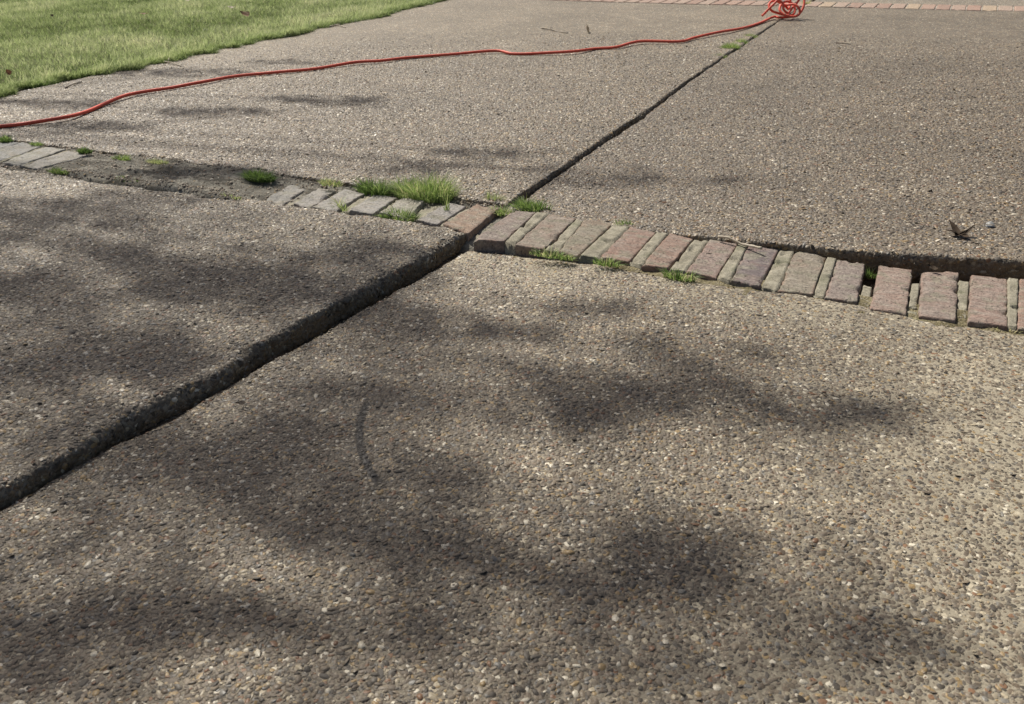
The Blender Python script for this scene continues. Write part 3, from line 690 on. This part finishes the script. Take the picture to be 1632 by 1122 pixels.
tuft(1195, 60, 22, 9, 'small weed in the far joint, nearer the hose coil', tone=(.62, .14), dens=1.1, flat=.5, yd=.8)
tuft(1284, 8, 16, 12, 'yellowish weed beside the hose coil at the far course', tone=(.85, .1), dens=.9, flat=.5)
tuft(1604, 524, 52, 8, 'dry yellow moss bits at the front of the last two bricks on the right', tone=(.97, .06), dens=.35, flat=.9, yd=.12, z=-.002)
tuft(1455, 507, 22, 8, 'dry yellow moss bits in front of the bricks near the right edge', tone=(.95, .08), dens=.5, flat=.9, yd=.2, z=-.002)

# ------------------------------------------------------------------ red hose
HOSE = [(-90, 215), (-30, 210), (0, 205), (50, 200), (104, 193), (138, 182), (172, 167), (205, 156), (239, 148.6), (280, 142), (321, 135), (374, 125.6), (435, 119), (500, 113), (565, 103), (610, 100), (657, 93.7), (731, 89), (790, 84.7), (819, 88), (870, 87.5), (915, 86), (951, 79.6), (983, 77.6), (1020, 70), (1081, 68.5), (1106, 62.5), (1145, 55), (1182, 47.5), (1212, 38), (1232, 30)]
HR = .0058
P = [at(x, y+1.5, 0) for x, y in HOSE]; P = [(p[0], p[1], .006+HR+.002*math.sin(i*1.9)) for i, p in enumerate(P)]
base = at(1250, 31, 0); e1 = np.array([.899, .437, 0]); e1 /= np.linalg.norm(e1); e2 = np.array([-e1[1], e1[0], 0]); K = depth(base)/FPX
COIL = [(1241, 30, 0), (1255, 31, -.01), (1268, 27, -.02), (1277, 15, -.01), (1279, 2, .02), (1272, -9, .05), (1256, -13, .06), (1243, -6, .05), (1242, 4, .03), (1249, 10, 0), (1260, 10, -.03), (1267, 16, -.05), (1268, 24, -.05), (1258, 28, -.06), (1246, 25, -.04), (1240, 17, -.01), (1246, 9, .02), (1256, 6, .045), (1265, 10, .05), (1268, 19, .03), (1262, 26, 0), (1250, 26, .02), (1238, 23, .0), (1227, 18, -.01), (1224, 10, .01), (1231, 5, .03), (1241, 6, .04), (1251, 13, .02), (1259, 18, .045), (1263, 9, .07), (1263, -2, .08), (1268, -9, .06), (1274, -2, .03), (1268, 10, .02), (1259, 15, -.02), (1252, 22, -.03), (1244, 17, -.035), (1243, 8, -.02), (1236, 3, -.01), (1228, 10, -.02), (1219, 19, -.02), (1212, 26, -.02)]
for u, v, c in COIL:
    q = base+e1*(u-1250)*K+e2*c; z = max(HR+.006, (31-v)*K*.98+HR-c*.06); P.append((q[0], q[1], z))
path = catmull(P, 7)
path[:, 2] += .0012*np.sin(np.arange(len(path))*.31)
M_HOSE = m_plain('red_rubber', (.66, .095, .055), (.76, .13, .08), 130, .55, .35, .0006)
V, F, T3 = tube(path, HR, 12)
org = path[0].copy()
tag(mesh_from('hose', V, [F, T3], M_HOSE, origin=(base[0], base[1], 0)), 'red rubber hose lying across the driveway and ending in a tangled coil', 'hose')

# ------------------------------------------------------------------ litter
M_TWIG = m_plain('grey_twig', (.20, .165, .125), (.40, .36, .30), 90, .85, .2, .001)
M_DARK = m_plain('dark_twig', (.055, .045, .036), (.11, .09, .07), 90, .9, .2, .001)
M_LEAF = m_plain('dry_leaf', (.15, .085, .045), (.30, .19, .11), 60, .75, .25, .0008, .2)
M_PALE = m_plain('bleached_leaf', (.40, .34, .25), (.58, .52, .42), 60, .75, .25, .0008, .2)
M_DLEAF = m_plain('dark_leaf', (.030, .021, .013), (.070, .048, .030), 60, .8, .2, .0008, .1)
M_RLEAF = m_plain('red_brown_leaf', (.20, .085, .05), (.34, .17, .10), 60, .75, .25, .0008, .2)
M_CHIP = m_plain('grey_chip', (.20, .20, .19), (.36, .36, .34), 120, .35, .5, .0005)
def stick(pts, r0, r1, mat, label, z=0, lift=.004, name='twig', side=None):
    Q = [at(x, y, z) for x, y in pts]; m = len(Q)
    Q = [(q[0], q[1], z+lift*(1+.8*math.sin(i*2.1))+r0) for i, q in enumerate(Q)]
    C = catmull(Q, 5); B = Bag(); V, F, T = tube(C, np.linspace(r0, r1, len(C))*(1+.18*np.sin(np.arange(len(C))*1.7)), 7); B.add(V, F, T)
    for k, d, ln in (side or []):
        b = C[int(k*(len(C)-1))]; e = b+np.array(d)*ln; V, F, T = tube([b, .5*(b+e)+[0, 0, .002], e], [r1*.9, r1*.7, r1*.4], 6); B.add(V, F, T)
    cen = C.mean(0); cen[2] = z
    o = B.build(name, mat, origin=cen); return tag(o, label, 'twig')
stick([(863, 47), (876, 50), (889, 52), (905, 55)], .0034, .0022, M_TWIG, 'pale straight twig lying on the far slab beyond the hose', side=[(.35, (.6, .4, .5), .02)])
stick([(1144, 382), (1160, 386), (1180, 391), (1197, 397), (1213, 403)], .0022, .0026, M_PALE, 'pale bleached twig lying across the mauve and dark grey bricks', z=.004, side=[(.62, (.8, .6, .3), .012)])
stick([(1332, 71), (1343, 72.5), (1356, 72)], .0022, .0012, M_DARK, 'short dark twig alone on the far right slab')
stick([(105, 143), (118, 138), (132, 131)], .003, .002, M_TWIG, 'grey twig at the edge of the lawn near the left edge of the picture', side=[(.5, (.9, .2, .1), .05)])
stick([(525, 45), (538, 43), (552, 46)], .0036, .002, M_PALE, 'pale bit of dead stem at the lawn edge, above the middle of the hose', side=[(.4, (.3, .9, .2), .03)])
stick([(262, 101), (274, 104), (292, 108)], .003, .002, M_PALE, 'pale forked bit of dead stem on the driveway beside the lawn', side=[(.3, (-.6, .8, .3), .04)])
stick([(1560, 424), (1573, 429), (1586, 434), (1600, 440)], .0016, .0010, M_TWIG, 'pale broken stem in the dark gap behind the right hand bricks', z=-.012, side=[(.4, (-.9, .2, .1), .012)])
stick([(1448, 352), (1450, 356)], .001, .001, M_DARK, 'tiny dark crumb of bark left of the star shaped dead leaf', z=.02)

def leaf(px, py, ln, wd, rot, mat, label, curl=.5, z=.0, tiltx=0.0, lobes=0, lift=.004, cup=.35):
    c = at(px, py, z); nl, nw = 17, 9
    s, t = np.meshgrid(np.linspace(0, 1, nl), np.linspace(-1, 1, nw), indexing='ij')
    prof = np.sin(np.pi*np.clip(s, 0, 1)**.8)**.8
    if lobes: prof = prof*(.58+.42*np.abs(np.cos(np.pi*lobes*s)))
    X = (s-.5)*ln; Y = t*wd*.5*prof
    a = curl*2*np.pi*.28; Z = (1-np.cos((s-.5)*2*a))/max(a, .05)*ln*.5*.5+cup*np.abs(Y)**1.3*3*(.6+.4*np.sin(s*9))+ .03*ln*np.sin(s*11+t*3)
    X = np.sin((s-.5)*2*a)/(2*a+1e-6)*ln
    P = np.stack([X.ravel(), Y.ravel(), Z.ravel()], 1)
    cr, sr = math.cos(tiltx), math.sin(tiltx); P = P @ np.array([[1, 0, 0], [0, cr, -sr], [0, sr, cr]]).T
    cr, sr = math.cos(rot), math.sin(rot); P = P @ np.array([[cr, -sr, 0], [sr, cr, 0], [0, 0, 1]]).T
    P[:, 2] += z+lift-P[:, 2].min(); P[:, :2] += c[:2]
    B = Bag(); B.add(P, grid_faces(nl, nw))
    st = P.reshape(nl, nw, 3)[0, nw//2]; d = st-P.reshape(nl, nw, 3)[3, nw//2]; d = d/np.linalg.norm(d)
    V, F, T = tube([st, st+d*ln*.15, st+d*ln*.28+[0, 0, -.002]], [.0010, .0008, .0006], 5); B.add(V, F, T)
    return tag(B.build('leaf', mat, origin=(c[0], c[1], z)), label, 'leaf')
leaf(935, 54, .070, .045, 2.0, M_PALE, 'curled pale brown dead leaf standing upright on the far slab beside the pale twig', .7, 0, 1.25)
leaf(370, 14, .075, .04, .3, M_PALE, 'pale curled leaf on the lawn, rightmost but one near the top edge', .8, .02)
leaf(391, 27, .075, .05, 1.2, M_LEAF, 'brown curled leaf on the lawn, rightmost near the top edge', .9, .02, .5)
leaf(230, 24, .06, .035, .2, M_LEAF, 'small brown leaf on the lawn, midway between the pale leaf and the left edge', .5, .02)
leaf(83, 28, .055, .02, 2.3, M_DLEAF, 'thin dark leaf on the lawn near the top left corner', .5, .025, .8)
leaf(15, 121, .028, .022, 1.5, M_RLEAF, 'reddish brown leaf upright in the grass at the left edge of the picture', .7, .025, 1.2)
leaf(300, 2.5, .06, .03, .1, M_PALE, 'pale leaf fragment on the lawn cut by the top edge of the picture', .5, .02)
leaf(1444, 417, .020, .010, .9, M_PALE, 'small pale leaf scrap in the gap behind the worn red edged brick', .8, -.010, .7)
leaf(1403, 419, .018, .007, .2, M_PALE, 'pale dry scrap at the top of the hole with the green sprig', .6, -.006, .3)
leaf(1457, 425, .016, .010, 1.2, M_PALE, 'tiny bleached leaf scrap between two bricks near the right edge', .8, -.004, .6)
leaf(1488, 432, .024, .008, -.6, M_DLEAF, 'dark curled scrap at the back corner of a brick near the right edge', .7, .002, .4)
leaf(1131, 408, .010, .004, .5, M_DARK, 'tiny dark bud on the mauve brick', .6, .002, .3)
leaf(387, 647, .012, .008, .4, M_DARK, 'tiny dark seed husk on the near slab beside the joint', .5, -.020, .3)
leaf(1297, 667, .011, .007, .9, M_DARK, 'tiny dark seed husk on the right of the near slab', .5, -.014, .3)
leaf(1313, 803, .016, .010, 1.3, M_PALE, 'pale flake lying on the near slab in the lower right', .8, -.014, .3)
leaf(258, 640, .010, .006, .9, M_DARK, 'tiny dark crumb on the raised near slab', .5, .002, .3) if False else None

# star shaped dead leaf: pointed lobes curling up from the middle
c = at(1529, 377, .022); B = Bag()
for a, ln, up in ((2.15, .060, .016), (3.05, .038, .006), (3.5, .028, .010), (4.3, .026, .003), (5.45, .040, .003), (.45, .032, .012)):
    s, t = np.meshgrid(np.linspace(0, 1, 9), np.linspace(-1, 1, 5), indexing='ij')
    X = s*ln*.70; Y = t*(.0078*(1-s)**.7*(.75+.5*np.sin(np.pi*s))); Z = up*s**1.4+.25*np.abs(Y)+.001*np.sin(s*9+a)
    ca, sa = math.cos(a), math.sin(a); B.add(np.stack([(X*ca-Y*sa).ravel()+c[0], (X*sa+Y*ca).ravel()+c[1], Z.ravel()+.026], 1), grid_faces(9, 5))
V, F, T = tube([c+[0, 0, .006], c+[.012, .010, .012], c+[.022, .018, .020]], [.0014, .0012, .001], 6); B.add(V, F, T)
tag(B.build('leaf', M_DLEAF, origin=c), 'dark star shaped dead leaf curled up on the lip of the far right slab', 'leaf')
c = at(1577, 362, .022); B = Bag()
s, t = np.meshgrid(np.linspace(0, 1, 7), np.linspace(-1, 1, 7), indexing='ij')
Vc = np.stack([c[0]+(s-.5).ravel()*.015, c[1]+t.ravel()*.008*(1-.6*(2*s.ravel()-1)**2), .028+.005*np.sin(np.pi*s).ravel()*np.cos(t.ravel())], 1); B.add(Vc, grid_faces(7, 7))
Vd = Vc.copy(); Vd[:, 2] = .024; B.add(Vd, grid_faces(7, 7))
tag(B.build('stone_chip', M_CHIP, origin=c), 'small bluish grey chip on the far right slab beside the star shaped leaf', 'chip')

# ------------------------------------------------------------------ tree on the lawn, out of the picture to the left: throws the dappled shade
SHADE = [  # photo x, y, half width, half height, cover, distance along the sun
 (110, 590, 160, 50, 2.6, 6.4), (40, 470, 90, 40, 1.2, 6.9), (400, 450, 170, 45, 1.9, 6.4), (235, 420, 90, 35, .9, 6.2), (90, 345, 130, 28, .9, 6.6), (590, 405, 90, 35, 1.0, 6.2),
 (300, 560, 90, 30, .7, 6.4), (250, 330, 110, 20, .5, 6.5), (110, 690, 130, 40, .6, 6.4), (640, 380, 80, 14, .5, 6.0),
 (400, 690, 120, 45, .7, 6.2), (380, 760, 120, 60, 1.6, 6.2), (560, 610, 90, 35, 1.1, 6.0), (690, 505, 120, 40, .8, 6.2), (960, 500, 90, 35, .7, 6.0),
 (890, 655, 110, 60, 1.5, 6.2), (1075, 640, 150, 50, .85, 6.4), (1250, 655, 150, 35, .7, 6.3), (1380, 650, 80, 30, 1.0, 6.2), (1100, 560, 110, 30, .5, 6.3),
 (200, 990, 210, 60, 3.2, 6.0), (390, 975, 150, 50, 2.4, 6.1), (90, 1085, 140, 50, 1.5, 6.3), (760, 770, 90, 35, .8, 6.4), (760, 880, 150, 45, 1.0, 6.2), (1180, 930, 190, 65, 1.6, 6.3), (1000, 985, 120, 40, 1.1, 6.1),
 (1540, 1070, 130, 45, .95, 6.4), (560, 860, 150, 50, .7, 6.5), (640, 1010, 160, 50, .6, 6.4), (120, 880, 130, 60, .5, 6.3), (1350, 1050, 120, 60, .7, 6.4), (960, 1080, 200, 40, .4, 6.2),
 (330, 870, 520, 250, .54, 8.2), (1000, 960, 450, 180, .50, 8.0), (250, 500, 460, 200, .50, 8.4), (720, 640, 330, 160, .42, 8.0), (1250, 1040, 300, 120, .35, 7.8), (1080, 640, 380, 90, .30, 7.6), (330, 288, 150, 14, .8, 5.8),
 (130, 210, 130, 9, .9, 5.6), (335, 186, 110, 9, .9, 5.4), (510, 165, 110, 6, .9, 5.2), (300, 122, 130, 7, .9, 5.4), (100, 172, 110, 9, .8, 5.5), (560, 172, 70, 5, .8, 5.2), (470, 105, 80, 5, .5, 5.5),
 (660, 278, 90, 11, .7, 5.6), (800, 252, 110, 11, .8, 5.4), (330, 286, 110, 12, .9, 5.6), (940, 285, 120, 20, .5, 5.6), (1180, 300, 120, 14, .25, 5.8),
]
M_TREELEAF = m_grass('tree_leaves', [(0, (.04, .075, .018)), (.5, (.07, .12, .028)), (1, (.12, .17, .04))], .25)
M_BARK = m_plain('bark', (.09, .07, .05), (.20, .165, .13), 18, .95, .15, .02)
def leaf_quads(C, size):
    n = len(C); N = rng.normal(0, 1, (n, 3)); N[:, 2] = np.abs(N[:, 2])+.5; N /= np.linalg.norm(N, axis=1)[:, None]
    A = np.cross(N, rng.normal(0, 1, (n, 3))); A /= np.linalg.norm(A, axis=1)[:, None]; Bv = np.cross(N, A)
    s = size*rng.uniform(.7, 1.3, n)[:, None]
    V = np.stack([C-A*s, C-Bv*s*.5-N*s*.08, C+A*s, C+Bv*s*.5-N*s*.08], 1)
    return V.reshape(-1, 3), (np.arange(n)*4)[:, None]+np.arange(4)[None]
CL = []; LEAVES = []
ELL = 1.0/math.sin(SUN_EL)
for px, py, rw, rh, cov, D in SHADE:
    if py > 320 and cov >= .6 and D < 7.5: cov *= 1.15; D *= .95; rw *= 1.1
    g = at(px, py, -.01); gx = at(px+rw, py, -.01)-at(px-rw, py, -.01); gy = at(px, py-rh, -.01)-at(px, py+rh, -.01)
    area = math.pi/4*abs(gx[0]*gy[1]-gx[1]*gy[0]); n = int(max(12, cov*area*math.sin(SUN_EL)/(.026**2*1.05*.62)))
    a = rng.uniform(0, 2*np.pi, n); r = rng.random(n)**.55
    # three overlapping sprays per clump, drawn out along slanting twigs
    kk = rng.integers(0, 3, n); ox = rng.uniform(-.32, .32, 3)[kk]; oy = rng.uniform(-.30, .30, 3)[kk]; sl = rng.uniform(-.55, .15, 3)[kk]
    uu = np.cos(a)*r*.40*rng.uniform(.7, 1.3, 3)[kk]; vv = np.sin(a)*r*.30*rng.uniform(.6, 1.3, 3)[kk]
    if D > 7.5 or py < 320: ox = oy = sl = 0; uu = np.cos(a)*r*.5; vv = np.sin(a)*r*.5
    G = g+np.outer(uu+ox, gx)+np.outer(vv+oy+sl*uu, gy)
    C = G+SUN*(D+rng.normal(0, .22, n))[:, None]; LEAVES.append(C); CL.append((g+SUN*D, max(np.linalg.norm(gx), np.linalg.norm(gy))*.5))
TR = np.array([-7.4, 2.7, -.02])
for k in range(46):                                  # rest of the crown, its shade falls outside the picture
    a = rng.uniform(0, 2*np.pi); rr = rng.uniform(.4, 2.6); c = np.array([TR[0]+rr*math.cos(a)-1.2, TR[1]+rr*math.sin(a)-.5, rng.uniform(3.9, 6.6)])
    g = c-SUN*(c[2]/SUN[2])
    q = ROT @ (g-np.array([0, 0, CAM_H])); u = PW/2+q[0]/-q[2]*FPX; v = PH/2-q[1]/-q[2]*FPX
    if q[2] < 0 and -350 < u < PW+200 and -300 < v < PH+300: continue
    C = c+rng.normal(0, .28, (170, 3)); LEAVES.append(C); CL.append((c, .4))
LC = np.concatenate(LEAVES); V, F = leaf_quads(LC, .026)
tree = bpy.data.objects.new('tree', None); COL.objects.link(tree); tree.location = TR
tag(tree, 'leafy tree on the lawn left of the driveway that throws the dappled shade', 'tree')
o = mesh_from('crown', V, [F], M_TREELEAF, attr={'tone': np.repeat(rng.random(len(LC)), 4)}, origin=TR); o.location = (0, 0, 0); o.parent = tree
B = Bag()
top = TR+np.array([.25, .15, 4.4]); tp = catmull([TR+[0, 0, -.1], TR+[.05, .0, 1.2], TR+[.12, .1, 2.6], top], 6)
V, F, T = tube(tp, np.linspace(.17, .07, len(tp))*(1+.7*np.exp(-np.arange(len(tp))*.6)), 12); B.add(V, F, T)
for c, r in CL:
    b = tp[int(rng.integers(10, len(tp)))]; m = .5*(b+c)+np.array([0, 0, .18])+rng.normal(0, .12, 3)
    L_ = catmull([b, m, c], 6); V, F, T = tube(L_, np.linspace(.014, .004, len(L_)), 6, False); B.add(V, F)
o = B.build('trunk', M_BARK, origin=TR); o.location = (0, 0, 0); o.parent = tree
